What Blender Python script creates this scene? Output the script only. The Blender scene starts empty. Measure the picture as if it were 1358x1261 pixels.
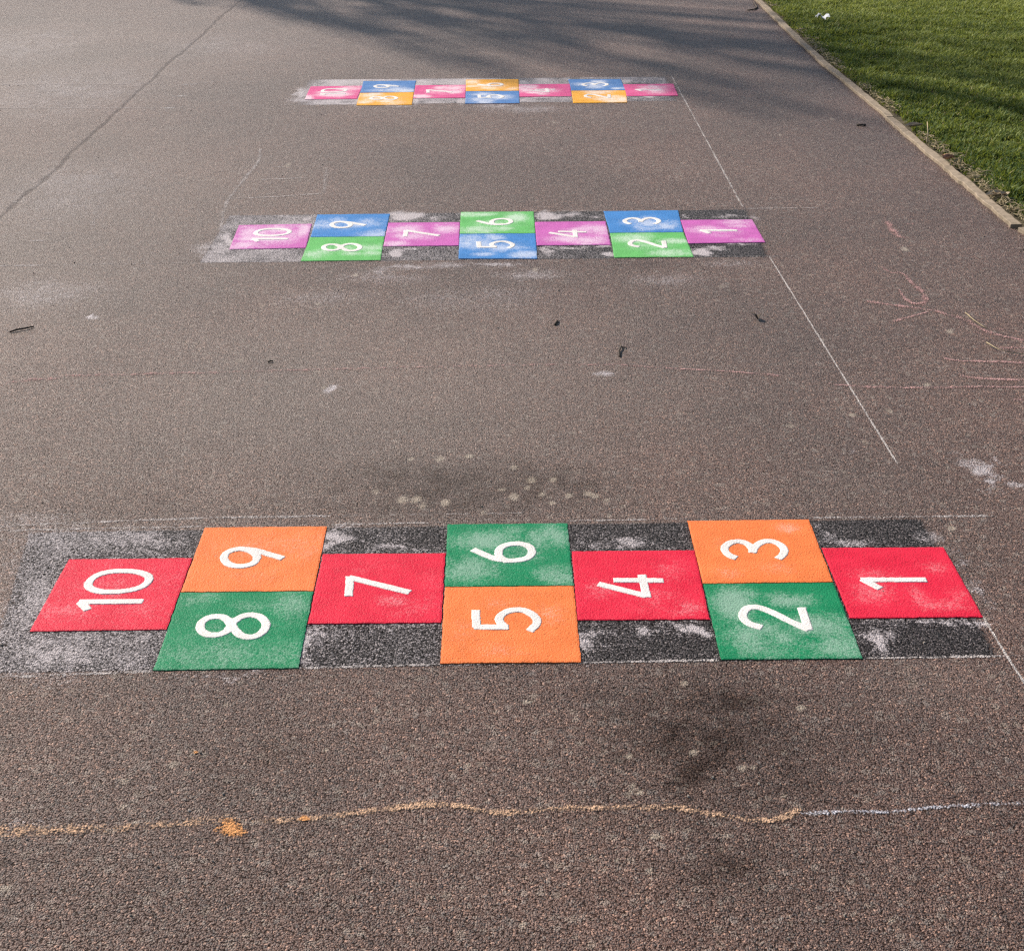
import bpy, math, random
import numpy as np
from mathutils import Matrix, Vector
random.seed(7); rng = np.random.default_rng(7)
sc = bpy.context.scene
COL = sc.collection

# ------------------------------------------------------------------ survey of the ground
F, PITCH, ROLL, CAMH, PW, PH = 1816.59, 0.4834, -0.0069, 1.6902, 1358.0, 1261.0
_f = np.array([0, math.cos(PITCH), -math.sin(PITCH)]); _r = np.array([1., 0, 0]); _u = np.cross(_r, _f)
_c, _s = math.cos(ROLL), math.sin(ROLL)
CAM = np.array([_c * _r + _s * _u, -_s * _r + _c * _u, _f])
def G(x, y, z=0.0):
    """metres on the ground of a mark measured in the photograph"""
    d = np.array([(x - PW / 2) / F, (PH / 2 - y) / F, 1.0]) @ CAM
    t = (z - CAMH) / d[2]
    return np.array([d[0] * t, d[1] * t])
def scale_at(x, y):
    a = G(x, y)
    return abs(G(x + 1, y)[0] - a[0]), abs(G(x, y + 1)[1] - a[1])

# ------------------------------------------------------------------ camera, light, world
cd = bpy.data.cameras.new('camera'); cam = bpy.data.objects.new('camera', cd); COL.objects.link(cam)
cd.sensor_fit = 'HORIZONTAL'; cd.sensor_width = 36; cd.lens = 36 * F / PW; cd.clip_end = 500; cd.clip_start = 0.05
M = Matrix(((CAM[0][0], CAM[1][0], -CAM[2][0], 0), (CAM[0][1], CAM[1][1], -CAM[2][1], 0),
            (CAM[0][2], CAM[1][2], -CAM[2][2], CAMH), (0, 0, 0, 1)))
cam.matrix_world = M; sc.camera = cam

SUN_EL = math.radians(38); SUN_AZ = math.atan2(-0.74, 0.67)          # azimuth from +Y towards +X
to_sun = Vector((math.sin(SUN_AZ) * math.cos(SUN_EL), math.cos(SUN_AZ) * math.cos(SUN_EL), math.sin(SUN_EL)))
sd = bpy.data.lights.new('sun', 'SUN'); sd.energy = 4.7; sd.angle = math.radians(0.53); sd.color = (1.0, 0.905, 0.80)
sun = bpy.data.objects.new('sun', sd); COL.objects.link(sun)
sun.rotation_euler = to_sun.to_track_quat('Z', 'Y').to_euler(); sun.location = (-6, 6, 12)
w = bpy.data.worlds.new("World"); sc.world = w; w.use_nodes = True
nt = w.node_tree; nt.nodes.clear()
sky = nt.nodes.new('ShaderNodeTexSky'); sky.sky_type = 'NISHITA'; sky.sun_disc = False
sky.sun_elevation = SUN_EL; sky.sun_rotation = SUN_AZ
bg = nt.nodes.new('ShaderNodeBackground'); bg.inputs['Strength'].default_value = 0.075
wo = nt.nodes.new('ShaderNodeOutputWorld')
nt.links.new(sky.outputs[0], bg.inputs[0]); nt.links.new(bg.outputs[0], wo.inputs[0])
sc.view_settings.view_transform = 'Standard'; sc.view_settings.look = 'None'; sc.view_settings.gamma = 1
sc.view_settings.use_curve_mapping = False
sc.view_settings.exposure = 0.6
sc.render.engine = 'CYCLES'
sc.cycles.use_denoising = False
sc.cycles.max_bounces = 6; sc.cycles.transparent_max_bounces = 12
sc.cycles.filter_width = 1.3

# ------------------------------------------------------------------ numpy helpers
def vnoise(x, y, scale, seed=0, octaves=3):
    """value noise, roughly 0..1"""
    out = np.zeros_like(x, dtype=float); amp = 1.0; tot = 0
    for o in range(octaves):
        X, Y = x * scale, y * scale
        xi, yi = np.floor(X).astype(np.int64), np.floor(Y).astype(np.int64)
        fx, fy = X - xi, Y - yi
        fx = fx * fx * (3 - 2 * fx); fy = fy * fy * (3 - 2 * fy)
        def h(a, b):
            n = (a * 374761393 + b * 668265263 + (seed + o) * 974634777) & 0xffffffff
            n = ((n ^ (n >> 13)) * 1274126177) & 0xffffffff
            return ((n ^ (n >> 16)) & 0xffff) / 65535.0
        v = (h(xi, yi) * (1 - fx) + h(xi + 1, yi) * fx) * (1 - fy) + (h(xi, yi + 1) * (1 - fx) + h(xi + 1, yi + 1) * fx) * fy
        out += v * amp; tot += amp; amp *= .55; scale *= 2.1
    return out / tot

def blobs(x, y, lst):
    out = np.zeros_like(x, dtype=float)
    for (px, py, rx, ry, a) in lst:
        c = G(px, py); s = scale_at(px, py)
        e = ((x - c[0]) / (rx * s[0])) ** 2 + ((y - c[1]) / (ry * s[1])) ** 2
        out = np.maximum(out, a * np.exp(-np.minimum(e, 50)))
    return out

DUST = [  # white bead and chalk dust lying on the tarmac
 (140,715,170,20,.55),(50,800,60,80,.5),(60,865,130,36,.60),(150,860,60,26,.5),(190,850,16,24,.72),(110,732,50,6,.55),(200,733,40,5,.6),(60,780,14,40,.5),(100,846,60,6,.62),
 (440,714,12,18,1),(455,708,22,14,.55),(510,729,70,6,.62),(555,727,30,4,.5),(406,852,11,26,1.05),(425,846,14,14,.6),(530,831,70,4,.55),(470,850,60,20,.28),
 (776,850,12,28,.72),(795,840,18,14,.5),(848,834,20,9,.9),(915,835,22,9,.85),(880,829,60,3,.6),(835,721,14,7,.75),(790,722,30,5,.5),(880,724,30,3,.5),
 (1160,850,20,24,1),(1175,838,24,12,.7),(1225,824,50,5,.7),(1298,827,10,8,.8),(1270,824,20,4,.6),(1130,719,50,7,.62),(1100,708,8,16,.6),(1228,712,20,10,.55),(1275,745,10,25,.4),(1298,785,12,28,.55),(1312,800,8,18,.5),
 (650,884,60,4,.4),(300,895,80,4,.5),
 (538,288,24,7,1),(522,337,14,7,1),(540,331,24,3,.6),(301,318,7,11,1),(300,300,8,12,.6),(405,290,10,5,.9),(360,332,35,3,.72),(290,330,34,12,.62),(330,292,36,7,.55),(380,341,30,8,.5),
 (580,290,26,3,.55),(728,286,20,6,1),(755,285,26,5,.65),(724,332,10,7,.85),(760,329,34,3,.75),(796,327,10,3,.75),(808,337,10,4,.95),(786,288,12,3,.5),(930,335,12,6,.95),(950,330,20,3,.55),(985,324,18,2,.75),(960,288,40,3,.5),(1000,290,8,5,.4),(910,286,6,5,.6),
 (540,354,50,3,.55),(505,360,14,6,.5),(660,350,46,3,.6),(700,365,70,9,.4),(590,352,40,4,.45),(880,372,70,12,.34),(960,350,60,4,.35),(640,395,140,22,.3),
 (405,133,8,3,1.05),(402,124,12,9,.8),(440,134,24,3,.7),(395,132,18,6,.6),(430,113,24,2.4,.7),(558,108,8,3,1.05),(552,133,5,5,1.05),(564,131,12,2,.7),(590,111,26,2,.7),(611,134,5,4,1.05),(597,130,12,2,.6),(618,106,4,3,.7),
 (697,109,10,4,.85),(725,110,28,2,.75),(690,133,4,4,.8),(715,130,20,2,.7),(750,130,6,2.4,.8),(830,108,8,3,.9),(855,109,30,2,.6),(838,130,12,2,.6),(860,129,10,1.6,.8),(752,106,5,3,.7),(480,140,14,2,.6),(700,145,90,7,.34),(660,141,40,3,.45),(530,141,30,2,.5),
 (441,517,9,4.5,1.1),(800,497,7,4,.8),(122,421,8,2.2,1),(1300,620,20,11,.75),(1314,640,14,12,.72),(1285,610,12,9,.6),(1352,645,8,5,.75),(1318,615,10,3,.8),(1130,600,12,2,.5),
 (60,390,100,26,.36),(20,690,120,20,.34),(30,740,40,40,.3),(90,120,160,50,.32),(100,250,140,60,.3),(300,60,150,30,.26),(20,1095,60,10,.42),(40,60,120,40,.3),
 (500,370,100,12,.32),(430,395,90,16,.3)]
STAIN = [(940,985,210,130,.66),(620,648,250,46,.68),(350,1010,140,70,.36),(1000,1150,150,60,.42),(760,560,300,40,.2),(180,660,160,24,.3),
   # dark greasy or damp patches
 (960,950,120,70,.62),(900,1020,120,70,.5),(970,1150,45,34,.65),(800,1080,110,50,.3),(600,640,140,26,.45),(420,668,130,22,.42),(740,655,80,22,.5),(900,900,60,20,.35),
 (330,1010,70,40,.35),(3,1145,13,10,1.1),(10,1121,12,5,.7),(640,672,110,14,.4),(850,352,60,5,.5),(400,800,2,2,0),(1000,965,36,34,.4),(930,1165,28,12,.6),(960,620,100,18,.2),
 (1225,235,26,8,.4),(1285,285,22,8,.4),(1320,310,14,6,.5),(1240,250,30,14,.3),(937,961,3,6,.9),(990,985,4,7,.8),(183,1160,3,3,.9),(180,1222,8,5,.6),(265,347,9,1.4,1),(705,475,60,18,.15),(1300,1080,120,60,.2)]
PALE = []   # small spots of lichen, old gum and worn stones
_pr = random.Random(3)
for (px, py, r) in [(534,663,8),(552,662,7),(498,652,5),(560,672,6),(590,668,5),(584,609,6),(622,605,5),(681,620,5),(704,636,6),(733,636,5),(699,647,4),(666,649,4),(718,655,5),(754,657,5),(682,659,7),(732,667,4),(779,654,5),(789,658,5),(804,664,5),(641,680,5),(591,665,5),(545,609,4),(808,683,4),
        (838,1043,5),(831,1054,6),(848,1050,6),(907,907,6),(834,1003,6),(920,998,6),(861,1155,6),(739,1149,6),(800,1153,5),(694,1227,6),(985,1019,6),(997,1018,5),(1062,938,6),(1038,1054,5),(318,978,5),(255,998,5),(984,1150,4),(868,1108,6),(820,1140,5),(620,1015,5),(300,935,5),(700,930,5),(770,985,6),(715,1060,4),
        (180,1090,5),(1262,700,5),(1130,550,4),(1180,545,5),(1230,510,4),(1260,440,5),(1200,330,5)]:
    PALE.append((px, py, r * 1.3, r * .8, .9))
for i in range(110):
    px, py = _pr.uniform(0, 1340), _pr.uniform(150, 1240); r = _pr.uniform(3, 7) * (.5 + py / 1261)
    PALE.append((px, py, r * 1.3, r * .8, _pr.uniform(.35, .7)))
SPOT = PALE; PALE = []
PALE += [(420,520,480,150,.55),(0,330,420,330,.55),(120,60,420,110,.65),(600,640,44,22,.34),(1240,900,100,40,.16),(1100,640,150,40,.16)]  # broadest patches paint the low sun's sheen into the tarmac as paler colour

def dust_at(x, y):
    k_ = np.where(y > 4, .05, .065); xo, yo = x, y
    x = xo + (vnoise(xo, yo, 26, 101, 4) - .5) * k_ * 1.6; y = yo + (vnoise(xo, yo, 26, 131, 4) - .5) * k_ * 1.6
    n = vnoise(x, y, 11, 5, 4); n2 = vnoise(xo, yo, 95, 9, 2)
    return np.maximum(0, blobs(x, y, DUST) * np.where(y > 4, 1.3, 1.12) * (0.15 + .85 * n + .75 * n2))
def stain_at(x, y):
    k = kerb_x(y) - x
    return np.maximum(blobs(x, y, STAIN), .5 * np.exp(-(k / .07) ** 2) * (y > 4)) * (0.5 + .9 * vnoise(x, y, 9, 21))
def spot_at(x, y):
    return blobs(x, y, SPOT) * (.45 + .9 * vnoise(x, y, 45, 29, 2))
def pale_at(x, y):
    return blobs(x, y, PALE)

def mesh_np(name, verts, faces_flat, sizes, mat, parent=None, attrs=None, smooth=False, matidx=None):
    me = bpy.data.meshes.new(name)
    verts = np.asarray(verts, np.float32); faces_flat = np.asarray(faces_flat, np.int32); sizes = np.asarray(sizes, np.int32)
    me.vertices.add(len(verts)); me.vertices.foreach_set('co', verts.ravel())
    me.loops.add(len(faces_flat)); me.loops.foreach_set('vertex_index', faces_flat)
    me.polygons.add(len(sizes)); st = np.zeros(len(sizes), np.int32); st[1:] = np.cumsum(sizes)[:-1]
    me.polygons.foreach_set('loop_start', st); me.polygons.foreach_set('loop_total', sizes)
    me.polygons.foreach_set('use_smooth', np.full(len(sizes), bool(smooth)))
    me.update(calc_edges=True); me.validate()
    for k, v in (attrs or {}).items():
        a = me.attributes.new(k, 'FLOAT', 'POINT'); a.data.foreach_set('value', np.asarray(v, np.float32))
    me.materials.append(mat)
    o = bpy.data.objects.new(name, me); COL.objects.link(o)
    if parent: o.parent = parent
    return o

def tag(o, label=None, cat=None, group=None, kind=None):
    if label: o['label'] = label
    if cat: o['category'] = cat
    if group: o['group'] = group
    if kind: o['kind'] = kind
    return o
def empty(name, loc):
    o = bpy.data.objects.new(name, None); COL.objects.link(o); o.location = loc; o.empty_display_size = .05
    return o

# ------------------------------------------------------------------ materials
class NT:
    def __init__(s, name):
        s.m = bpy.data.materials.new(name); s.m.use_nodes = True; s.t = s.m.node_tree; s.t.nodes.clear()
        s.out = s.n('ShaderNodeOutputMaterial')
    def n(s, typ, **kw):
        nd = s.t.nodes.new(typ)
        for k, v in kw.items(): setattr(nd, k, v)
        return nd
    def put(s, sock, v):
        if isinstance(v, bpy.types.NodeSocket): s.t.links.new(v, sock)
        else: sock.default_value = v
    def math(s, op, a, b=0.0, c=0.0, clamp=False):
        nd = s.n('ShaderNodeMath', operation=op, use_clamp=clamp)
        s.put(nd.inputs[0], a); s.put(nd.inputs[1], b)
        if op == 'MULTIPLY_ADD': s.put(nd.inputs[2], c)
        return nd.outputs[0]
    def mix(s, f, a, b, blend='MIX'):
        nd = s.n('ShaderNodeMix', data_type='RGBA', blend_type=blend)
        s.put(nd.inputs[0], f); s.put(nd.inputs[6], a); s.put(nd.inputs[7], b)
        return nd.outputs[2]
    def ramp(s, f, lo, hi, a=0.0, b=1.0):
        nd = s.n('ShaderNodeMapRange', interpolation_type='SMOOTHSTEP')
        s.put(nd.inputs[0], f)
        for i, v in enumerate((lo, hi, a, b)): nd.inputs[1 + i].default_value = v
        return nd.outputs[0]
    def noise(s, vec, scale, detail=2.0, rough=.5, dim='3D'):
        nd = s.n('ShaderNodeTexNoise', noise_dimensions=dim); s.put(nd.inputs['Vector'], vec)
        nd.inputs['Scale'].default_value = scale; nd.inputs['Detail'].default_value = detail; nd.inputs['Roughness'].default_value = rough
        return nd
    def voro(s, vec, scale, feature='F1', rand=1.0):
        nd = s.n('ShaderNodeTexVoronoi', voronoi_dimensions='2D', feature=feature); s.put(nd.inputs['Vector'], vec)
        nd.inputs['Scale'].default_value = scale; nd.inputs['Randomness'].default_value = rand
        return nd
    def pos(s): return s.n('ShaderNodeNewGeometry').outputs['Position']
    def attr(s, name): return s.n('ShaderNodeAttribute', attribute_name=name).outputs['Fac']
    def bump(s, h, dist, strength=1.0, normal=None):
        nd = s.n('ShaderNodeBump'); s.put(nd.inputs['Height'], h); nd.inputs['Distance'].default_value = dist
        nd.inputs['Strength'].default_value = strength
        if normal: s.put(nd.inputs['Normal'], normal)
        return nd.outputs[0]
    def bsdf(s, color, rough, spec=.4, normal=None):
        b = s.n('ShaderNodeBsdfPrincipled'); s.put(b.inputs['Base Color'], color); s.put(b.inputs['Roughness'], rough)
        s.put(b.inputs['Specular IOR Level'], spec)
        if normal: s.put(b.inputs['Normal'], normal)
        return b
    def done(s, sh): s.t.links.new(sh, s.out.inputs['Surface']); return s.m

def C(r, g, b): return (r, g, b, 1.0)

def aggregate(s):
    """stone texture shared by everything that lies on the tarmac: returns height 0..1, cell colour, coarse noise"""
    p = s.pos()
    wob = s.noise(p, 55, 2, .6)
    off = s.n('ShaderNodeVectorMath', operation='MULTIPLY_ADD')
    s.put(off.inputs[0], wob.outputs['Color']); off.inputs[1].default_value = (.009, .009, 0); s.put(off.inputs[2], p)
    q = off.outputs[0]
    v1 = s.voro(q, 225); v2 = s.voro(q, 400); n = s.noise(q, 165, 4, .75)
    h1 = s.math('MULTIPLY_ADD', v1.outputs['Distance'], -1.25, 1.0)
    h2 = s.math('MULTIPLY_ADD', v2.outputs['Distance'], -1.2, 1.0)
    # stones stand at different heights
    sep = s.n('ShaderNodeSeparateColor'); s.put(sep.inputs[0], v1.outputs['Color'])
    h = s.math('MULTIPLY', h1, s.math('MULTIPLY_ADD', sep.outputs[0], .75, .4))
    h = s.math('MULTIPLY_ADD', h2, .30, s.math('MULTIPLY', h, .60))
    h = s.math('MULTIPLY_ADD', n.outputs['Fac'], .6, s.math('ADD', h, -.2))
    return dict(p=p, q=q, h=h, cell=sep, n=n)

def grains(s, A):
    g1 = s.noise(A['p'], 150, 2, .7); g2 = s.noise(A['p'], 380, 1, .5)
    r = s.math('MULTIPLY', s.ramp(g1.outputs['Fac'], .3, .7), .36)
    r = s.math('MULTIPLY_ADD', s.ramp(g2.outputs['Fac'], .3, .7), .20, r)
    r = s.math('MULTIPLY_ADD', A['cell'].outputs[0], .20, r)
    return s.math('MULTIPLY_ADD', A['h'], .34, r)

def tarmac_colour(s, A, tint=1.0):
    p = A['p']; fine_w = s.noise(p, 40, 3, .6)
    big = s.noise(p, .9, 4, .6); mid = s.noise(p, 5.5, 3, .6); fine = s.noise(p, 28, 2, .6)
    def T(r, g, b): return C(r * .76 * tint, g * .495 * tint, b * .402 * tint)
    bit = T(.032, .027, .024)
    col = s.mix(A['cell'].outputs[1], T(.120, .096, .083), T(.215, .176, .155))
    col = s.mix(s.ramp(A['cell'].outputs[2], .87, .97), col, T(.46, .41, .36))     # pale chippings
    col = s.mix(s.ramp(A['cell'].outputs[2], .18, .04), col, T(.065, .059, .057))
    for sc_, lo, hi, am in ((75, .58, .70, .75), (34, .60, .69, .8), (15, .63, .72, .5)):                 # worn tan flecks
        flk = s.noise(p, sc_, 2, .6); flk2 = s.noise(p, sc_ * .21, 2, .6)
        fl = s.math('MULTIPLY', s.ramp(flk.outputs['Fac'], lo, hi), s.ramp(flk2.outputs['Fac'], .38, .60))
        col = s.mix(s.math('MULTIPLY', fl, am), col, C(.228, .176, .143))
    wv = s.n('ShaderNodeVectorMath', operation='MULTIPLY_ADD'); s.put(wv.inputs[0], fine_w.outputs['Color']); wv.inputs[1].default_value = (.018, .018, 0); s.put(wv.inputs[2], p)
    for sc_, lo, cmin in ((38, .30, .80), (74, .32, .80)):                           # flat pale stones showing in the surface
        vf = s.voro(wv.outputs[0], sc_); sp = s.n('ShaderNodeSeparateColor'); s.put(sp.inputs[0], vf.outputs['Color'])
        fm = s.math('MULTIPLY', s.ramp(sp.outputs[0], cmin, cmin + .06), s.ramp(vf.outputs['Distance'], lo + .1, lo - .1))
        col = s.mix(s.math('MULTIPLY', fm, .62), col, s.mix(sp.outputs[1], C(.27, .208, .158), C(.25, .205, .178)))
    drk = s.noise(A['q'], 48, 2, .6); col = s.mix(s.ramp(drk.outputs['Fac'], .58, .75, 0, .6), col, T(.07, .06, .055))
    col = s.mix(s.ramp(A['h'], .48, .22), col, bit)                                       # bitumen between the stones
    g = s.math('MULTIPLY_ADD', s.ramp(big.outputs['Fac'], .3, .7), .42, .79)
    g = s.math('MULTIPLY', g, s.math('MULTIPLY_ADD', mid.outputs['Fac'], .4, .8))
    g = s.math('MULTIPLY', g, s.math('MULTIPLY_ADD', fine.outputs['Fac'], .35, .83))
    gc = s.n('ShaderNodeCombineColor')
    for i in range(3): s.put(gc.inputs[i], g)
    col = s.mix(1.0, col, gc.outputs[0], 'MULTIPLY')
    # brownish and greyish drifts
    hue = s.noise(p, 1.7, 2, .5)
    col = s.mix(s.ramp(hue.outputs['Fac'], .45, .7, 0, .5), col, s.mix(1.0, col, C(1.09, .98, .93), 'MULTIPLY'))
    return col, mid, fine

DUSTC = C(.50, .45, .455)
def add_dust(s, A, col, d, gain=1.0):
    """dust settles over the stones: more of it covers more of them"""
    k = s.math('MULTIPLY_ADD', d, 1.0 * gain, grains(s, A))
    f = s.math('MULTIPLY', s.ramp(k, .78, 1.5), s.ramp(d, 0, .3))
    return s.mix(f, col, DUSTC), f

def make_tarmac():
    s = NT('tarmac'); A = aggregate(s); p0 = A['p']
    col, mid, fine = tarmac_colour(s, A)
    sn = s.noise(p0, 14, 6, .68)
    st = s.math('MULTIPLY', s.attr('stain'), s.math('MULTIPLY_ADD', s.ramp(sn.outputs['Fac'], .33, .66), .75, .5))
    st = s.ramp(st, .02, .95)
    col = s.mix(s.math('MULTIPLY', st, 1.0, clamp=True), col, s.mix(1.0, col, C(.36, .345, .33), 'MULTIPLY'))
    pa = s.attr('pale')
    pk = s.math('MULTIPLY', pa, s.ramp(A['h'], .2, .7, .4, 1.0), clamp=True)
    col = s.mix(s.math('MULTIPLY', pk, .8), col, C(.32, .265, .225))
    sk = s.math('MULTIPLY', s.ramp(s.math('MULTIPLY_ADD', A['h'], .35, s.attr('spot')), .38, .85), .8)
    col = s.mix(sk, col, C(.37, .305, .235))
    col, f = add_dust(s, A, col, s.attr('dust'))
    # the joint between two lays of tarmac
    sx = s.n('ShaderNodeSeparateXYZ'); s.put(sx.inputs[0], A['p'])
    wig = s.noise(A['p'], 1.3, 3, .6)
    dx = s.math('ADD', sx.outputs[0], s.math('MULTIPLY_ADD', wig.outputs['Fac'], .09, 2.118 - .045))
    dxa = s.math('ABSOLUTE', dx)
    jn = s.noise(A['p'], 9, 3, .7)
    jw = s.math('MULTIPLY_ADD', jn.outputs['Fac'], -.05, s.math('ADD', dxa, .012))
    jf = s.math('MULTIPLY', s.ramp(jw, .010, -.014), s.ramp(sx.outputs[1], 4.5, 5.2))
    col = s.mix(s.math('MULTIPLY', jf, .34), col, C(.040, .032, .029)); st = s.math('MAXIMUM', st, s.math('MULTIPLY', jf, .6))
    h2 = s.math('MULTIPLY_ADD', jf, -.9, A['h'])
    nrm = s.bump(mid.outputs['Fac'], .012, .5)
    nrm = s.bump(fine.outputs['Fac'], .004, .5, nrm)
    nrm = s.bump(h2, .0060, 1.0, nrm)
    spc = s.math('MULTIPLY', s.ramp(A['h'], .22, .62, .08, .92), s.math('MULTIPLY_ADD', st, -.75, 1.0, clamp=True))  # low specular in the pits stands in for stones hiding the sky
    spc = s.math('MAXIMUM', spc, .03)
    b = s.bsdf(col, .5, spc, nrm)
    return s.done(b.outputs[0])

def make_primer():
    s = NT('primer'); A = aggregate(s)
    col = s.mix(A['cell'].outputs[1], C(.012, .009, .0085), C(.042, .032, .031))
    col = s.mix(s.ramp(A['h'], .5, .25), col, C(.006, .005, .005))
    worn = s.ramp(grains(s, A), .60, .80, 0, .85)
    col = s.mix(worn, col, C(.20, .165, .162))
    col, f = add_dust(s, A, col, s.attr('dust'), 1.05)
    nrm = s.bump(A['h'], .005, 1.0)
    b = s.bsdf(col, .5, s.ramp(A['h'], .25, .65, .03, .45), nrm)
    # thin, brushed out edge
    e = s.math('MULTIPLY_ADD', A['h'], .55, s.math('MULTIPLY', s.attr('edge'), 1.0))
    e = s.math('MULTIPLY_ADD', s.noise(A['p'], 120, 3, .6).outputs['Fac'], .5, e)
    al = s.ramp(e, .72, .98)
    tr = s.n('ShaderNodeBsdfTransparent'); mx = s.n('ShaderNodeMixShader')
    s.put(mx.inputs[0], al); s.put(mx.inputs[1], tr.outputs[0]); s.put(mx.inputs[2], b.outputs[0])
    return s.done(mx.outputs[0])

def make_plastic(name, col, amount=1.0, white=False, frost=.27):
    """thermoplastic sheet melted on to the stones, scattered with beads"""
    s = NT(name); A = aggregate(s); p = A['p']
    n1 = s.noise(p, 14, 3, .6); n2 = s.noise(p, 190, 2, .6); n3 = s.noise(p, 420, 1, .5)
    c = s.mix(s.ramp(n1.outputs['Fac'], .3, .7), C(*[v * .9 for v in col]), C(*[min(.95, v * 1.08 + .006) for v in col]))
    c = s.mix(s.ramp(n3.outputs['Fac'], .3, .7, 0, .35), c, C(*[v * .72 for v in col]))
    if not white:
        d = s.attr('dust')
        k = s.math('MULTIPLY_ADD', d, 1.0 * amount, grains(s, A))
        f = s.math('MULTIPLY', s.ramp(k, .55, 1.45), s.ramp(d, 0, .35))
        c = s.mix(f, c, C(*[v * (1 - frost) + .72 * frost + .02 for v in col]))
        pit = s.ramp(A['h'], .3, .12, 0, .5); c = s.mix(pit, c, C(*[v * .35 for v in col]))
    else:
        c = s.mix(s.ramp(s.noise(p, 160, 2, .6).outputs['Fac'], .62, .72, 0, .35), c, C(.45, .42, .41))
    nrm = s.bump(n1.outputs['Fac'], .004, .3)
    nrm = s.bump(A['h'], .0019 if not white else .0016, .8, nrm)
    nrm = s.bump(n2.outputs['Fac'], .0016, .7, nrm)
    b = s.bsdf(c, .5, .11, nrm)
    return s.done(b.outputs[0])

def make_chalk(name, col, cover=1.0):
    s = NT(name); A = aggregate(s); p = A['p']
    e = s.attr('edge')
    k = s.math('MULTIPLY_ADD', e, .46 * cover, grains(s, A))
    k = s.math('MULTIPLY_ADD', s.ramp(s.noise(p, 22, 2, .6).outputs['Fac'], .3, .7), .28, k)
    al = s.math('MULTIPLY', s.ramp(k, .92, 1.42), s.ramp(e, 0, .45))
    c = s.mix(s.noise(p, 90, 2, .6).outputs['Fac'], C(*[v * .8 for v in col]), C(*[min(.9, v * 1.15) for v in col]))
    b = s.bsdf(c, .9, .1, s.bump(A['h'], .0066, 1.0))
    tr = s.n('ShaderNodeBsdfTransparent'); mx = s.n('ShaderNodeMixShader')
    s.put(mx.inputs[0], al); s.put(mx.inputs[1], tr.outputs[0]); s.put(mx.inputs[2], b.outputs[0])
    return s.done(mx.outputs[0])

def make_simple(name, c1, c2, scale, rough=.8, bump=.001, spec=.3):
    s = NT(name); tc = s.n('ShaderNodeTexCoord').outputs['Object']
    n = s.noise(tc, scale, 4, .65)
    c = s.mix(s.ramp(n.outputs['Fac'], .32, .68), C(*c1), C(*c2))
    return s.done(s.bsdf(c, rough, spec, s.bump(n.outputs['Fac'], bump, .8)).outputs[0])

def make_grass():
    s = NT('grass_blade')
    t, hgt = s.attr('tone'), s.attr('dry')
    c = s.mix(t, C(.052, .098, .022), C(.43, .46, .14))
    c = s.mix(hgt, c, C(.36, .29, .13))
    b = s.bsdf(c, .6, .2)
    tl = s.n('ShaderNodeBsdfTranslucent'); s.put(tl.inputs[0], s.mix(.5, c, C(.34, .38, .05)))
    mx = s.n('ShaderNodeMixShader'); mx.inputs[0].default_value = .35
    s.put(mx.inputs[1], b.outputs[0]); s.put(mx.inputs[2], tl.outputs[0])
    return s.done(mx.outputs[0])

TARMAC = make_tarmac(); PRIMER = make_primer(); WHITE = make_plastic('white_thermoplastic', (.72, .69, .655), white=True)
EARTH = make_simple('earth', (.05, .042, .026), (.11, .09, .055), 22, .95, .01)
KERB = make_simple('weathered_timber', (.20, .16, .112), (.32, .255, .185), 30, .85, .003)
BARK = make_simple('bark', (.06, .05, .04), (.13, .11, .09), 12, .9, .01)
TWIG = make_simple('twig', (.032, .023, .017), (.085, .064, .048), 60, .8, .001)
STRAW = make_simple('straw', (.27, .21, .12), (.40, .33, .20), 60, .7, .0005)
DRYLEAF = make_simple('dry_leaf', (.16, .075, .045), (.32, .19, .12), 40, .7, .001)
TANLEAF = make_simple('tan_leaf', (.30, .23, .15), (.46, .38, .27), 40, .7, .001)
PAPER = make_simple('paper', (.50, .52, .54), (.62, .63, .64), 40, .6, .001)
GRASS = make_grass()
LEAFM = make_simple('leaf', (.03, .06, .015), (.06, .1, .03), 10, .6, .001)

# ------------------------------------------------------------------ ground
def grid_mesh(name, xs, ys, zf, mat, attrs=None, parent=None):
    X, Y = np.meshgrid(xs, ys); Z = zf(X, Y)
    nx, ny = len(xs), len(ys)
    i = (np.arange(ny - 1)[:, None] * nx + np.arange(nx - 1)[None]).ravel()
    f = np.stack([i, i + 1, i + nx + 1, i + nx], 1).ravel()
    V = np.stack([X.ravel(), Y.ravel(), Z.ravel()], 1)
    at = {k: fn(X.ravel(), Y.ravel()) for k, fn in (attrs or {}).items()}
    return mesh_np(name, V, f, np.full((nx - 1) * (ny - 1), 4), mat, parent, at, smooth=True)

def kerb_x(y):      # the tarmac's edge along the kerb
    return np.interp(y, [-5, 4.5, 5.2, 5.32, 7.19, 7.21, 8.6, 10.0, 11.2, 13, 60],
                     [2.30, 2.075, 2.045, 2.012, 1.957, 1.968, 1.915, 1.905, 1.908, 1.92, 2.2])
ys = [-40, -12, -4, 0.2, 0.9]; y = 1.3
while y < 12.6: ys.append(y); y += .010 + .0016 * max(0, y - 1.3) * 1.6
ys += [13.2, 15, 20, 35, 80]
xs = np.concatenate([[-60, -25, -10, -6, -4.6], np.arange(-4.3, 1.80, .011), [1.9]])
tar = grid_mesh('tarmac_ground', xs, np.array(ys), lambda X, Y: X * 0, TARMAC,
                dict(dust=dust_at, stain=stain_at, pale=pale_at, spot=spot_at))
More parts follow.
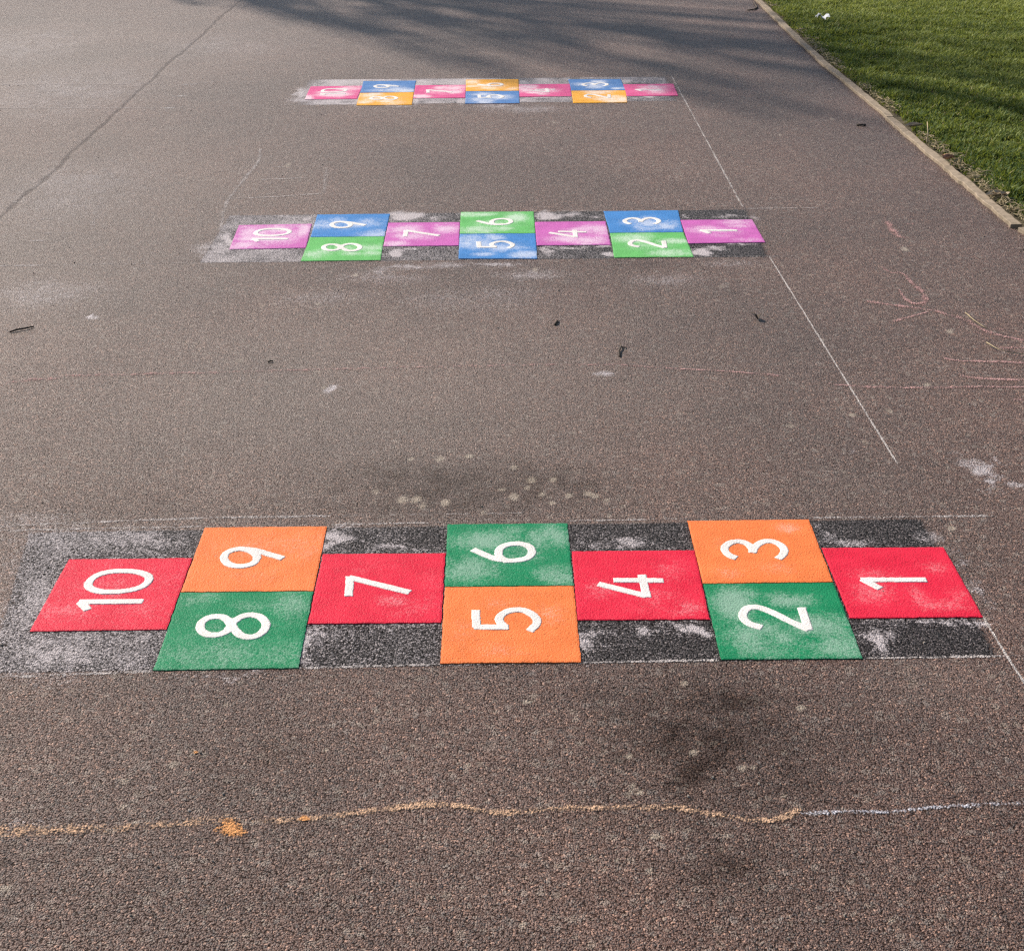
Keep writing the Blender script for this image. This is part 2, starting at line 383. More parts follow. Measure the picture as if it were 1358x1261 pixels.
# bring the right-hand edge to the kerb
me = tar.data; co = np.zeros(len(me.vertices) * 3, np.float32); me.vertices.foreach_get('co', co); co = co.reshape(-1, 3)
edge = np.abs(co[:, 0] - 1.9) < 1e-4
co[edge, 0] = kerb_x(co[edge, 1]) + .012
me.vertices.foreach_set('co', co.ravel()); me.update()
tag(tar, kind='structure')
soil = grid_mesh('ground', np.array([-120, -30, 1.6, 2.0, 2.3, 4, 7, 30, 120.]), np.array([-60, -5, 3, 6, 9, 12, 20, 60, 160.]),
                 lambda X, Y: X * 0 - .012 + (X > 2.1) * .008, EARTH)
tag(soil, kind='structure')

# ------------------------------------------------------------------ kerb boards
def board(y0, y1, wid, lift, skew, name_label):
    n = max(6, int((y1 - y0) / .04)); V = []; Fc = []; sz = []
    yy = np.linspace(y0, y1, n)
    prof = [(0, -.05), (0, .86), (.06, 1.0), (.94, 1.0), (1, .86), (1, -.05)]
    for k, yv in enumerate(yy):
        t = k / (n - 1)
        x0 = float(kerb_x(min(max(yv, y0 + .012), y1 - .012))) + skew * (t - .5)
        jl, jr = (vnoise(np.array([yv]), np.array([.3]), 16, 31)[0] - .5) * .016, (vnoise(np.array([yv]), np.array([4.3]), 9, 33)[0] - .5) * .016
        jz = (vnoise(np.array([yv]), np.array([8.3]), 14, 37)[0] - .5) * .007
        for (u, v) in prof:
            V.append((x0 + u * wid + (jl if u < .5 else jr), yv, v * lift + (jz if v > .5 else -.03)))
    m = len(prof)
    for k in range(n - 1):
        for j in range(m - 1):
            a = k * m + j; Fc += [a, a + 1, a + m + 1, a + m]; sz.append(4)
    Fc += list(range(m)); sz.append(m); Fc += [(n - 1) * m + j for j in range(m)][::-1]; sz.append(m)
    o = mesh_np('edging_board', V, Fc, sz, KERB)
    tag(o, name_label, 'edging board', 'boards edging the tarmac beside the grass')
board(3.2, 5.285, .043, .015, 0, 'nearest tan edging board, only its end showing at the right picture edge')
board(5.325, 7.175, .043, .015, 0, 'tan edging board beside grass between the gap joint and the right picture edge')
board(7.192, 9.10, .043, .015, 0, 'tan edging board lying in tree shadow beside the grass, beyond the stepped joint')
board(9.106, 13.0, .043, .015, 0, 'farthest visible tan edging board running to the top of the picture')

# ------------------------------------------------------------------ numerals
NUM = {}
def tr(ox, oy, k, pts): return [G(ox + a * k, oy + b * k, .005) for a, b in pts]
def smooth_line(P, closed=False, n=8):
    P = np.array(P); m = len(P); out = []
    idx = range(m if closed else m - 1)
    for i in idx:
        if closed: p0, p1, p2, p3 = P[(i - 1) % m], P[i], P[(i + 1) % m], P[(i + 2) % m]
        else: p0, p1, p2, p3 = P[max(i - 1, 0)], P[i], P[i + 1], P[min(i + 2, m - 1)]
        for t in np.linspace(0, 1, n, endpoint=False):
            out.append(.5 * ((2 * p1) + (-p0 + p2) * t + (2 * p0 - 5 * p1 + 4 * p2 - p3) * t * t + (-p0 + 3 * p1 - 3 * p2 + p3) * t ** 3))
    out.append(P[0] if closed else P[-1])
    return np.array(out)
S = {}   # numeral -> list of (polyline, closed?)
zA = (900, 680, .1841); zB = (200, 680, .1841); zC = (0, 680, .1767); zD = (570, 680, .16653); zE = (760, 720, .13991); zF = (1080, 680, .20471); zG = (400, 680, .16653)
S['3'] = [smooth_line(tr(*zA, [(422,322),(370,305),(335,270),(340,235),(385,208),(445,203),(500,222),(528,255),(535,285)])),
          smooth_line(tr(*zA, [(535,285),(545,255),(575,222),(620,202),(680,203),(735,228),(762,262),(752,298),(715,328)]))]
S['2'] = [smooth_line(tr(*zA, [(605,822),(520,798),(470,760),(465,718),(492,686),(545,674),(610,687),(700,725),(800,775),(870,808),(940,838)])),
          np.array(tr(*zA, [(938,842),(886,676)]))]
S['9'] = [smooth_line(tr(*zB, [(527,318),(560,276),(640,256),(720,272),(765,312),(735,360),(650,381),(560,364)]), True),
          smooth_line(tr(*zB, [(660,256),(730,262),(810,282),(955,325)]))]
S['8'] = [smooth_line(tr(*zB, [(577,797),(540,757),(490,742),(420,750),(366,785),(357,830),(390,864),(440,876),(500,870),(550,845),(577,805),(612,768),(670,738),(730,731),(790,746),(828,790),(815,842),(765,880),(700,891),(640,872),(600,830)]), True)]
S['10'] = [smooth_line(tr(*zC, [(662,538),(680,500),(740,460),(830,438),(930,432),(1030,440),(1100,462),(1118,492),(1090,532),(1020,565),(930,583),(840,589),(750,585),(690,568)]), True),
           np.array(tr(*zC, [(588,665),(1078,660)])), np.array(tr(*zC, [(598,662),(662,727)]))]
S['7'] = [np.array(tr(*zG, [(375,660),(385,500)])), np.array(tr(*zG, [(372,508),(864,630)]))]
S['6'] = [smooth_line(tr(*zD, [(600,374),(690,374),(770,358),(812,318),(800,272),(740,245),(670,242),(600,255),(553,290),(553,338)]), True),
          smooth_line(tr(*zD, [(338,285),(430,325),(520,360),(620,376)]))]
S['5'] = [np.array(tr(*zD, [(366,768),(372,908)])), np.array(tr(*zD, [(345,905),(632,905)])),
          smooth_line(tr(*zD, [(598,902),(565,872),(553,838),(580,800),(640,774),(720,768),(790,788),(845,832),(850,880),(792,938)]))]
S['4'] = [np.array(tr(*zE, [(236,380),(700,498)])), np.array(tr(*zE, [(652,292),(702,512)])), np.array(tr(*zE, [(382,348),(862,350)]))]
S['1'] = [np.array(tr(*zF, [(300,430),(730,430)])), np.array(tr(*zF, [(306,424),(432,488)]))]
WST = .0212
def sdf(P, lines):
    D = np.full(len(P), 9.0)
    for L in lines:
        L = np.array(L); d = np.full(len(P), 9.0)
        for a, b in zip(L[:-1], L[1:]):
            ab = b - a; l2 = ab @ ab
            if l2 < 1e-12: continue
            t = np.clip(((P - a) @ ab) / l2, 0, 1)
            d = np.minimum(d, np.linalg.norm(P - a - t[:, None] * ab, axis=1))
        d = d - WST / 2
        if np.linalg.norm(L[0] - L[-1]) > 1e-4:            # square cut ends
            for e, q in ((L[0], L[1]), (L[-1], L[-2])):
                u = (e - q) / np.linalg.norm(e - q)
                near = np.linalg.norm(P - e, axis=1) < WST
                d = np.where(near, np.maximum(d, (P - e) @ u), d)
        D = np.minimum(D, d)
    return D
def numeral_mesh(name, lines, centre):
    allp = np.concatenate([np.array(l) for l in lines]); lo = allp.min(0) - .016; hi = allp.max(0) + .016
    st = .0023; gx = np.arange(lo[0], hi[0], st); gy = np.arange(lo[1], hi[1], st)
    X, Y = np.meshgrid(gx, gy); P = np.stack([X.ravel(), Y.ravel()], 1)
    d = sdf(P, lines) + (vnoise(P[:, 0], P[:, 1], 160, 41, 2) - .5) * .0022
    nx, ny = len(gx), len(gy); d = d.reshape(ny, nx); V = []; key = {}; Fc = []; sz = []
    def zed(dep):
        b = .0018; q = min(dep / b, 1); return .0017 * math.sqrt(max(0, 1 - (1 - q) ** 2))
    def vert(j, i):
        k = (j, i)
        if k not in key: key[k] = len(V); V.append((gx[i] - centre[0], gy[j] - centre[1], zed(-d[j, i])))
        return key[k]
    def cut(a, b):
        k = (a, b) if a < b else (b, a)
        if k not in key:
            (j0, i0), (j1, i1) = k; t = d[j0, i0] / (d[j0, i0] - d[j1, i1])
            key[k] = len(V); V.append((gx[i0] + t * (gx[i1] - gx[i0]) - centre[0], gy[j0] + t * (gy[j1] - gy[j0]) - centre[1], -.001))
        return key[k]
    ins = d < 0
    for j in range(ny - 1):
        for i in range(nx - 1):
            q = [(j, i), (j, i + 1), (j + 1, i + 1), (j + 1, i)]
            if not any(ins[a] for a in q): continue
            poly = []
            for a, b in zip(q, q[1:] + q[:1]):
                if ins[a]: poly.append(vert(*a))
                if ins[a] != ins[b]: poly.append(cut(a, b))
            if len(poly) >= 3: Fc += poly; sz.append(len(poly))
    o = mesh_np('numeral', V, Fc, sz, WHITE, smooth=True)
    me = o.data; COL.objects.unlink(o); bpy.data.objects.remove(o)
    return me

# ------------------------------------------------------------------ hopscotch grids
PX = {
 0: {'10': [(91,741),(255,739.5),(221,834),(38.9,836.5)], '9': [(271.4,699),(433.8,697.5),(416,783),(239.6,784.6)], '8': [(239.2,785.3),(415.7,783.7),(395.5,885),(203,888)],
     '7': [(428,734),(590.7,733),(585.5,825),(408,826.5)], '6': [(593.3,694.7),(752.4,693.3),(760.7,775.8),(589.7,777.2)], '5': [(589.6,778),(761,776.4),(771,877.3),(583.7,879)],
     '4': [(758,730.5),(921,729),(941.5,820.5),(766,822)], '3': [(911.4,690.1),(1072.7,688.3),(1104.9,771),(932,773.3)], '2': [(932.6,774),(1105.3,771.8),(1144.8,872.4),(956,873.7)],
     '1': [(1089.4,726),(1251.5,725),(1304,817.6),(1127.3,819.2)]},
 1: {'10': [(316.8,298.5),(413.5,296.7),(405.7,328.6),(304,330.4)], '9': [(420.8,284.4),(517,283.4),(510,313.3),(411.6,314.2)], '8': [(411.4,314.5),(510,313.6),(504.6,344.8),(398.7,346)],
     '7': [(515,295.3),(610,294.5),(608.6,325.5),(508.3,326.5)], '6': [(611,281.1),(707.7,280.5),(710,309.2),(609.6,309.8)], '5': [(609.6,310.1),(710.1,309.5),(712.5,342.8),(607.8,342.8)],
     '4': [(709.2,294.3),(803,293.3),(810.2,324.5),(711.6,325.3)], '3': [(800.2,279.9),(899.2,278.7),(906.2,307.7),(808.9,308.6)], '2': [(809,308.9),(906.3,308),(920.2,340.5),(814.6,341.3)],
     '1': [(902.5,291.6),(997.5,291),(1015,321.1),(912.8,322.6)]},
 2: {'10': [(412,114.7),(481,113.8),(473.5,131),(404,131.9)], '9': [(482,107.8),(551.7,107),(548.8,122.2),(477.6,123.2)], '8': [(477.5,123.4),(548.8,122.4),(546.2,139),(472.5,139.8)],
     '7': [(551,113.2),(618,112.6),(617,129.7),(548,130.4)], '6': [(618,105.8),(687.6,105),(688.2,120.4),(617.6,121)], '5': [(617.6,121.2),(688.2,120.6),(689,136.8),(616.8,137.4)],
     '4': [(688,112),(756,111.3),(758,127.7),(689,128.4)], '3': [(753.6,105.3),(823.3,105),(829.8,119.7),(757.6,120.2)], '2': [(757.7,120.4),(829.9,119.9),(832,136),(760,136.6)],
     '1': [(826,111.9),(893,111.2),(899.5,126.8),(831,127.6)]}}
PALET = [dict(a=('red', (.65, .014, .046)), b=('orange', (.78, .19, .052)), c=('green', (.004, .200, .080))),
         dict(a=('magenta', (.50, .115, .39)), b=('blue', (.050, .205, .50)), c=('lime green', (.12, .43, .115))),
         dict(a=('pink', (.62, .085, .24)), b=('blue', (.075, .19, .43)), c=('amber', (.76, .36, .03)))]
COLK = [{'10':'a','7':'a','4':'a','1':'a','9':'b','5':'b','3':'b','8':'c','6':'c','2':'c'},
        {'10':'a','7':'a','4':'a','1':'a','9':'b','5':'b','3':'b','8':'c','6':'c','2':'c'},
        {'10':'a','7':'a','4':'a','1':'a','9':'b','5':'b','3':'b','8':'c','6':'c','2':'c'}]
# frosting on the sheets: per square (u, v, ru, rv, amount), u to the right, v down, 0..1
FROST = {0: {'10':[(.5,.5,.9,.9,.34),(.2,.8,.3,.2,.5),(.7,.75,.3,.2,.42)], '9':[(.5,.3,.6,.3,.3),(.85,.3,.2,.3,.38),(.5,.8,.5,.2,.25)], '8':[(.15,.1,.2,.16,.75),(.5,.2,.25,.12,.5),(.85,.2,.18,.3,.7),(.5,.85,.9,.3,.62),(.25,.6,.3,.4,.55)],
  '7':[(.62,.7,.14,.09,.8),(.4,.2,.4,.2,.25),(.8,.8,.3,.2,.35),(.9,.4,.15,.2,.3)], '6':[(.35,.3,.3,.18,.8),(.85,.25,.2,.22,.8),(.9,.85,.2,.16,.75),(.2,.75,.3,.25,.6),(.6,.5,.3,.2,.4),(.55,.12,.1,.08,.6)], '5':[(.45,.25,.18,.1,.42),(.8,.4,.15,.15,.4),(.4,.85,.3,.15,.28),(.15,.6,.12,.2,.3)],
  '4':[(.2,.6,.16,.14,.55),(.75,.3,.2,.2,.4),(.85,.85,.16,.12,.7),(.6,.75,.3,.2,.42)], '3':[(.8,.15,.12,.09,.75),(.3,.4,.16,.1,.3),(.6,.8,.2,.12,.35),(.2,.85,.16,.1,.45)], '2':[(.2,.3,.16,.24,1.05),(.32,.15,.1,.1,.6),(.62,.25,.2,.12,.75),(.75,.6,.26,.16,.95),(.35,.75,.3,.25,.75),(.85,.85,.25,.2,.7)],
  '1':[(.35,.42,.25,.12,.55),(.25,.65,.2,.2,.6),(.6,.75,.08,.2,.62),(.85,.3,.14,.14,.5),(.75,.85,.25,.1,.55),(.9,.7,.1,.2,.4)]}}
FROST[0]['8'] = [(a, b_, c_, d_, e_ * .62) for a, b_, c_, d_, e_ in FROST[0]['8']]
for k in ('10', '7', '4', '1', '9', '5', '3'): FROST[0][k] = [(a, b_, c_, d_, e_ * .68) for a, b_, c_, d_, e_ in FROST[0][k]]
fr = random.Random(11)
for hsc in (1, 2):
    FROST[hsc] = {}
    for k in PX[0]:
        FROST[hsc][k] = [(fr.uniform(.1, .9), fr.uniform(.1, .9), fr.uniform(.12, .3), fr.uniform(.08, .25), fr.uniform(.45, .95)) for _ in range(5)] + [(.5, .55, .3, .22, fr.uniform(.3, .6))]
FROST[1]['10'] += [(.25,.6,.2,.1,1.1),(.5,.65,.3,.08,.9),(.9,.3,.1,.3,.8),(.5,.4,.5,.5,.55)]
FROST[1]['5'] += [(.12,.4,.1,.1,1.1),(.85,.85,.2,.15,1),(.6,.6,.3,.1,.8)]
FROST[2]['10'] += [(.5,.7,.35,.12,1.1),(.05,.9,.1,.2,1.1)]

SQT = .0032     # thickness of the sheets
def square_mesh(hop, k, mat, parent, org):
    q = [G(x, y, SQT) for x, y in PX[hop][k]]; n = 64
    u = np.linspace(0, 1, n + 1); U, Vv = np.meshgrid(u, u)
    b = lambda i: (q[0][i] * (1 - U) * (1 - Vv) + q[1][i] * U * (1 - Vv) + q[2][i] * U * Vv + q[3][i] * (1 - U) * Vv)
    X, Y = b(0), b(1); sd_ = 19
    jx = (vnoise(X.ravel(), Y.ravel(), 95, sd_, 3) - .5).reshape(X.shape); jy = (vnoise(X.ravel(), Y.ravel(), 95, sd_ + 50, 3) - .5).reshape(X.shape)
    wx = ((U == 0) | (U == 1)) * 1.; wy = ((Vv == 0) | (Vv == 1)) * 1.
    X = X + jx * .0036 * wx; Y = Y + jy * .0036 * wy
    inset = .0005
    X = X + inset * ((U == 0) * 1. - (U == 1) * 1.); Y = Y - inset * ((Vv == 0) * 1. - (Vv == 1) * 1.)
    Z = SQT + (vnoise(X.ravel(), Y.ravel(), 25, 77, 2).reshape(X.shape) - .5) * .0008 - .0008 * np.maximum(wx, wy)
    V = np.stack([X.ravel() - org[0], Y.ravel() - org[1], Z.ravel()], 1)
    m = n + 1; i = (np.arange(n)[:, None] * m + np.arange(n)[None]).ravel()
    Fc = list(np.stack([i, i + m, i + m + 1, i + 1], 1).ravel()); sz = [4] * (n * n)
    ring = [j for j in range(m)] + [(r + 1) * m - 1 for r in range(1, m)] + [m * m - 1 - j for j in range(1, m)] + [r * m for r in range(m - 2, 0, -1)]
    base = len(V); cen = V.mean(0)
    low = V[ring].copy(); low[:, 2] = -.001
    V = np.concatenate([V, low]); L = len(ring)
    for a in range(L):
        c = (a + 1) % L; Fc += [ring[a], ring[c], base + c, base + a]; sz.append(4)
    D = np.zeros(X.shape)
    for (cu, cv, ru, rv, am) in FROST[hop][k]:
        D = np.maximum(D, am * np.exp(-(((U - cu) / ru) ** 2 + ((Vv - cv) / rv) ** 2)))
    D = D * (.25 + 1.2 * vnoise(X.ravel(), Y.ravel(), 22, 61, 3).reshape(X.shape)) + (.03, .05, .08)[hop]
    D = np.concatenate([D.ravel(), np.zeros(L)])
    o = mesh_np('square', V, Fc, sz, mat, parent, dict(dust=D), smooth=False)
    return o

# primer bands, outlines in photo measurements
PRIM = {0: [(35,706),(1228,688),(1333,872),(-20,893)], 1: [(302,286),(994,278),(1024,341),(262,349)], 2: [(408,106),(888,102),(902,134),(392,140)]}
HOPLAB = ['red, orange and green hopscotch grid, nearest and largest on the tarmac',
          'magenta, blue and lime green hopscotch grid, middle of the three',
          'pink, blue and amber hopscotch grid, farthest, below the tree shadow']
NUMREF = {}
for k in PX[0]:
    c = np.mean([G(x, y, SQT) for x, y in PX[0][k]], 0)
    NUMREF[k] = (numeral_mesh('numeral', S[k], c), c)
for hop in range(3):
    org = np.mean([G(x, y) for k in PX[hop] for x, y in PX[hop][k]], 0)
    root = empty('hopscotch', (org[0], org[1], 0))
    tag(root, HOPLAB[hop], 'hopscotch', 'hopscotch grids laid on the tarmac')
    # primer band
    q = [G(x, y) for x, y in PRIM[hop]]; nu, nv = (230, 70) if hop == 0 else (200, 60)
    U, Vv = np.meshgrid(np.linspace(0, 1, nu), np.linspace(0, 1, nv))
    b = lambda i: (q[0][i] * (1 - U) * (1 - Vv) + q[1][i] * U * (1 - Vv) + q[2][i] * U * Vv + q[3][i] * (1 - U) * Vv)
    X, Y = b(0), b(1)
    lenx, leny = np.linalg.norm(q[1] - q[0]), np.linalg.norm(q[3] - q[0])
    el = np.clip(U * lenx / (.28 if hop == 0 else .16), 0, 1); er = np.clip((1 - U) * lenx / .05, 0, 1); et = np.clip(np.minimum(Vv, 1 - Vv) * leny / .012, 0, 1)
    base_dust = (np.clip(.46 - .42 * U, .14, 1), np.clip(.62 - .5 * U, .12, 1), np.clip(.85 - .35 * U, .3, 1))[hop] * (.5 + 1.0 * vnoise(X.ravel(), Y.ravel(), 10, 88, 3).reshape(X.shape))
    ed = np.minimum(np.minimum(el * .6 + .4 * (el > .02), er), et * .75 + .25)
    ed = ed * (.75 + .5 * vnoise(X.ravel(), Y.ravel(), 7, 71).reshape(X.shape))
    if hop == 2: ed = ed * .62
    if hop == 1: ed = ed * .9
    i = (np.arange(nv - 1)[:, None] * nu + np.arange(nu - 1)[None]).ravel()
    Fc = np.stack([i, i + nu, i + nu + 1, i + 1], 1).ravel()
    po = mesh_np('primer_band', np.stack([X.ravel() - org[0], Y.ravel() - org[1], X.ravel() * 0 + .0003], 1), Fc, np.full((nu - 1) * (nv - 1), 4), PRIMER, root,
                 dict(dust=np.maximum(dust_at(X.ravel(), Y.ravel()), base_dust.ravel()), edge=ed.ravel()), smooth=True)
    po['label'] = 'dark primer band under the squares dusted with white beads'
    mats = {c: make_plastic(PALET[hop][c][0].replace(' ', '_') + '_thermoplastic', PALET[hop][c][1], 1.0 if hop == 0 else 1.1, frost=(.24, .5, .62)[hop]) for c in 'abc'}
    for k in ['1', '2', '3', '4', '5', '6', '7', '8', '9', '10']:
        sq = square_mesh(hop, k, mats[COLK[hop][k]], root, org)
        sq['label'] = '%s square marked %s' % (PALET[hop][COLK[hop][k]][0], k)
        me, c0 = NUMREF[k]
        c = np.mean([G(x, y, SQT) for x, y in PX[hop][k]], 0)
        no = bpy.data.objects.new('numeral', me); COL.objects.link(no); no.parent = sq
        no.location = (c[0] - org[0], c[1] - org[1], SQT - .0004)
        no['label'] = 'white numeral ' + k
        if hop: no.rotation_euler = (0, 0, random.uniform(-.05, .05)); no.scale = (.98, .98, 1)

# ------------------------------------------------------------------ chalk marks
CH = dict(white=make_chalk('white_chalk', (.68, .66, .66), 1.0), faint=make_chalk('faint_chalk', (.56, .51, .49), 1.38),
          pink=make_chalk('pink_chalk', (.58, .35, .33), 1.06), orange=make_chalk('orange_chalk', (.64, .42, .28), 1.12), pale=make_chalk('pale_blue_chalk', (.60, .60, .66), 1.0),
          line=make_chalk('snapped_chalk', (.58, .53, .50), 1.1), blot=make_chalk('orange_blot', (.70, .34, .14), 1.25))
def strokes(name, lst, mat, label, cat='chalk mark', z=.0016, group=None):
    """lst of (points in photo measure, width in metres, strength)"""
    global ZC
    m = 7
    allp = [G(x, y) for (pts, _, _) in lst for x, y in pts]; org = np.mean(allp, 0)
    root = None
    if len(lst) > 1: root = empty(name, (org[0], org[1], 0)); tag(root, label, cat, group)
    for (pts, wd, stg) in lst:
        V = []; Fc = []; sz = []; E = []
        P = np.array([G(x, y) for x, y in pts])
        if len(P) > 2: P = smooth_line(P, False, 6)
        sl = np.r_[0, np.cumsum(np.linalg.norm(np.diff(P, axis=0), axis=1))]; n = max(3, int(sl[-1] / .012) + 1)
        tt = np.linspace(0, sl[-1], n); P = np.stack([np.interp(tt, sl, P[:, 0]), np.interp(tt, sl, P[:, 1])], 1)
        T = np.gradient(P, axis=0); T /= np.linalg.norm(T, axis=1)[:, None] + 1e-9; N = np.stack([-T[:, 1], T[:, 0]], 1)
        wob = (vnoise(P[:, 0], P[:, 1], 30, 81, 2) - .5) * wd * .25
        wv = wd * (.65 + .7 * vnoise(P[:, 0], P[:, 1], 12, 83, 2))
        for j in range(n):
            fade = min(1, (j + .5) / 3, (n - j - .5) / 3)
            for c in range(m):
                u = c / (m - 1) * 2 - 1; pp = P[j] + N[j] * (wob[j] + u * wv[j] * .75)
                V.append((pp[0] - org[0], pp[1] - org[1], 0)); E.append(max(0, 1 - u * u) * stg * (.5 + .5 * fade))
        for j in range(n - 1):
            for c in range(m - 1):
                a = j * m + c; Fc += [a, a + m, a + m + 1, a + 1]; sz.append(4)
        ZC += .00002
        if root: o = mesh_np('stroke', V, Fc, sz, mat, root, dict(edge=E), smooth=True); o.location = (0, 0, ZC)
        else:
            o = mesh_np(name, V, Fc, sz, mat, None, dict(edge=E), smooth=True); o.location = (org[0], org[1], ZC); tag(o, label, cat, group)
ZC = .0005
def chalk_disc(name, px, py, rx, ry, ang, mat, label, stg=1.5):
    """rubbed chalk patch, rx and ry in metres"""
    global ZC
    ZC += .00002; c = G(px, py); V = [(0, 0, 0)]; E = [stg]; Fc = []; sz = []; R_, K = 6, 28
    for r in range(1, R_ + 1):
        for k in range(K):
            a = 2 * math.pi * k / K; q = r / R_; w_ = 1 + .10 * math.sin(3 * a + 1) + .07 * math.sin(5 * a)
            x, y = rx * q * w_ * math.cos(a), ry * q * w_ * math.sin(a)
            V.append((x * math.cos(ang) - y * math.sin(ang), x * math.sin(ang) + y * math.cos(ang), 0)); E.append(stg * max(0, 1 - q ** 2))
    for k in range(K): Fc += [0, 1 + k, 1 + (k + 1) % K]; sz.append(3)
    for r in range(R_ - 1):
        for k in range(K):
            a, b = 1 + r * K + k, 1 + r * K + (k + 1) % K; Fc += [a, a + K, b + K, b]; sz.append(4)
    o = mesh_np(name, V, Fc, sz, mat, None, dict(edge=E), smooth=True); o.location = (c[0], c[1], ZC)
    tag(o, label, 'chalk mark')
strokes('chalk_line', [([(890,100),(985,275)], .0085, 1.15), ([(1020,340),(1190,615)], .0056, 1.5), ([(1303,817),(1330,862),(1372,926)], .0060, 1.5), ([(985,275),(992,288)], .006, .6)], CH['line'],
        'long straight white chalk guide line running past the right ends of all three hopscotch grids', 'chalk line')
strokes('chalk_line', [([(-20,698),(110,693),(240,688),(440,684)], .012, .8), ([(440,684),(720,680)], .008, .45)], CH['faint'],
        'faint doubled white guide line above the nearest hopscotch, upper stroke', 'chalk line')
strokes('chalk_line', [([(-20,704),(270,698)], .010, .8), ([(434,696),(592,693)], .008, .75), ([(752,691),(912,688)], .006, .7), ([(1072,687),(1320,684)], .010, .75)], CH['faint'],
        'faint white guide line touching the top edge of the nearest hopscotch', 'chalk line')
strokes('chalk_line', [([(-20,899),(203,890)], .011, .85), ([(397,886),(583,881)], .008, .9), ([(771,879),(956,875)], .008, .95), ([(1146,873),(1332,870)], .008, .9), ([(1340,870),(1375,869)], .007, .6)], CH['faint'],
        'thin white guide line along the lower edge of the nearest hopscotch', 'chalk line')
strokes('chalk_line', [([(985,277),(1085,276)], .010, .8), ([(707,281),(800,280)], .008, .7)], CH['faint'],
        'thin white guide line on the far edge of the middle hopscotch', 'chalk line')
strokes('chalk_line', [([(-10,353),(60,352)], .018, .85), ([(60,352),(262,349)], .012, .6), ([(512,345),(608,344)], .009, .6), ([(920,341),(1060,340)], .009, .55)], CH['faint'],
        'faint white guide line level with the near edge of the middle hopscotch, running left', 'chalk line')
strokes('chalk_line', [([(-10,113),(170,112)], .02, .8), ([(170,112),(400,108)], .02, .55)], CH['faint'],
        'faint white guide line left of the farthest hopscotch, upper of two', 'chalk line')
strokes('chalk_line', [([(-10,144),(210,143.5)], .02, .75), ([(210,143.5),(400,139)], .018, .5)], CH['faint'],
        'faint white guide line left of the farthest hopscotch, lower of two', 'chalk line')
strokes('chalk_dash', [([(236,113),(262,112)], .022, 1.1)], CH['white'], 'short white chalk dash left of the farthest hopscotch, uppermost of three', 'chalk mark')
strokes('chalk_dash', [([(229,128.5),(248,127.5)], .022, 1.15)], CH['white'], 'short white chalk dash left of the farthest hopscotch, middle of three', 'chalk mark')
strokes('chalk_dash', [([(214,144),(232,143.5)], .024, 1.2)], CH['white'], 'short white chalk dash left of the farthest hopscotch, lowest of three', 'chalk mark')
strokes('chalk_scribble', [([(345,197),(343,214),(328,233),(311,255),(304,263),(296,283),(293,305)], .018, .8), ([(340,239),(408,236)], .018, .75), ([(305,264),(370,261),(430,257)], .016, .8), ([(433,222),(429,258)], .02, .7), ([(340,222),(432,221)], .016, .5)], CH['faint'],
        'faint white chalk scribble of crossing strokes above square ten of the middle hopscotch', 'chalk drawing')
strokes('chalk_scribble', [([(134,222),(150,240),(133,258),(122,306)], .03, .5), ([(150,240),(168,239)], .02, .8), ([(40,292),(75,290)], .02, .85), ([(40,320),(66,319)], .02, .75), ([(60,310),(110,309)], .02, .5)], CH['faint'],
        'very faint white chalk scribble at the left below the tarmac joint', 'chalk drawing')
k4 = lambda pts: [(1058 + a * .2379, 260 + b * .2379) for a, b in pts]
strokes('chalk_scribble', [(k4([(500,140),(525,185),(560,222),(610,236)]), .030, 1.0), (k4([(600,156),(680,156)]), .02, .8), (k4([(420,225),(490,226)]), .018, .7), (k4([(480,130),(480,150)]), .03, .5)], CH['pink'],
        'small pink chalk hook right of the middle hopscotch, nearest the edging board', 'chalk drawing')
strokes('chalk_scribble', [(k4([(470,395),(520,430),(580,432),(640,488),(700,545),(715,585),(660,602),(600,575),(560,520)]), .016, 1.0), (k4([(640,488),(690,535)]), .026, .9), (k4([(380,588),(470,600),(600,618),(760,640),(840,664)]), .020, 1.15), (k4([(525,702),(620,676),(750,642)]), .015, 1.0),
        (k4([(700,545),(705,640)]), .014, .8)], CH['pink'], 'pink chalk arrow scribble right of the white guide line', 'chalk drawing')
strokes('chalk_scribble', [(k4([(840,664),(930,690),(1010,735),(1090,768),(1180,790),(1300,815)]), .020, .95), (k4([(980,765),(1090,768)]), .016, .9), (k4([(1060,745),(1150,745)]), .014, .8), (k4([(1130,850),(1300,845)]), .015, 1.0), (k4([(1150,870),(1230,905)]), .016, .5),
        (k4([(790,900),(880,918),(1000,922),(1300,932)]), .014, 1.15), (k4([(905,1003),(1040,1020),(1300,1026)]), .014, 1.2), (k4([(1190,1135),(1300,1142)]), .015, 1.1)], CH['pink'],
        'cluster of pink chalk strokes running off the right picture edge', 'chalk drawing')
strokes('chalk_line', [(k4([(165,1048),(400,1066),(700,1070),(1000,1065),(1300,1068)]), .014, 1.0)], CH['pink'], 'thin pink chalk line crossing the white guide line at the right', 'chalk line')
strokes('chalk_line', [([(820,484),(890,489),(965,493),(1050,500)], .011, .95), ([(722,484),(820,484)], .012, .75)], CH['pink'], 'thin pink chalk line between the nearest and middle hopscotch grids', 'chalk line')
strokes('chalk_line', [([(0,512),(30,505),(80,502)], .022, .8), ([(80,499),(300,494)], .016, .75), ([(300,494),(520,488),(720,484)], .014, .62)], CH['pink'], 'faded pink chalk streak running from the left edge across bare tarmac', 'chalk line')
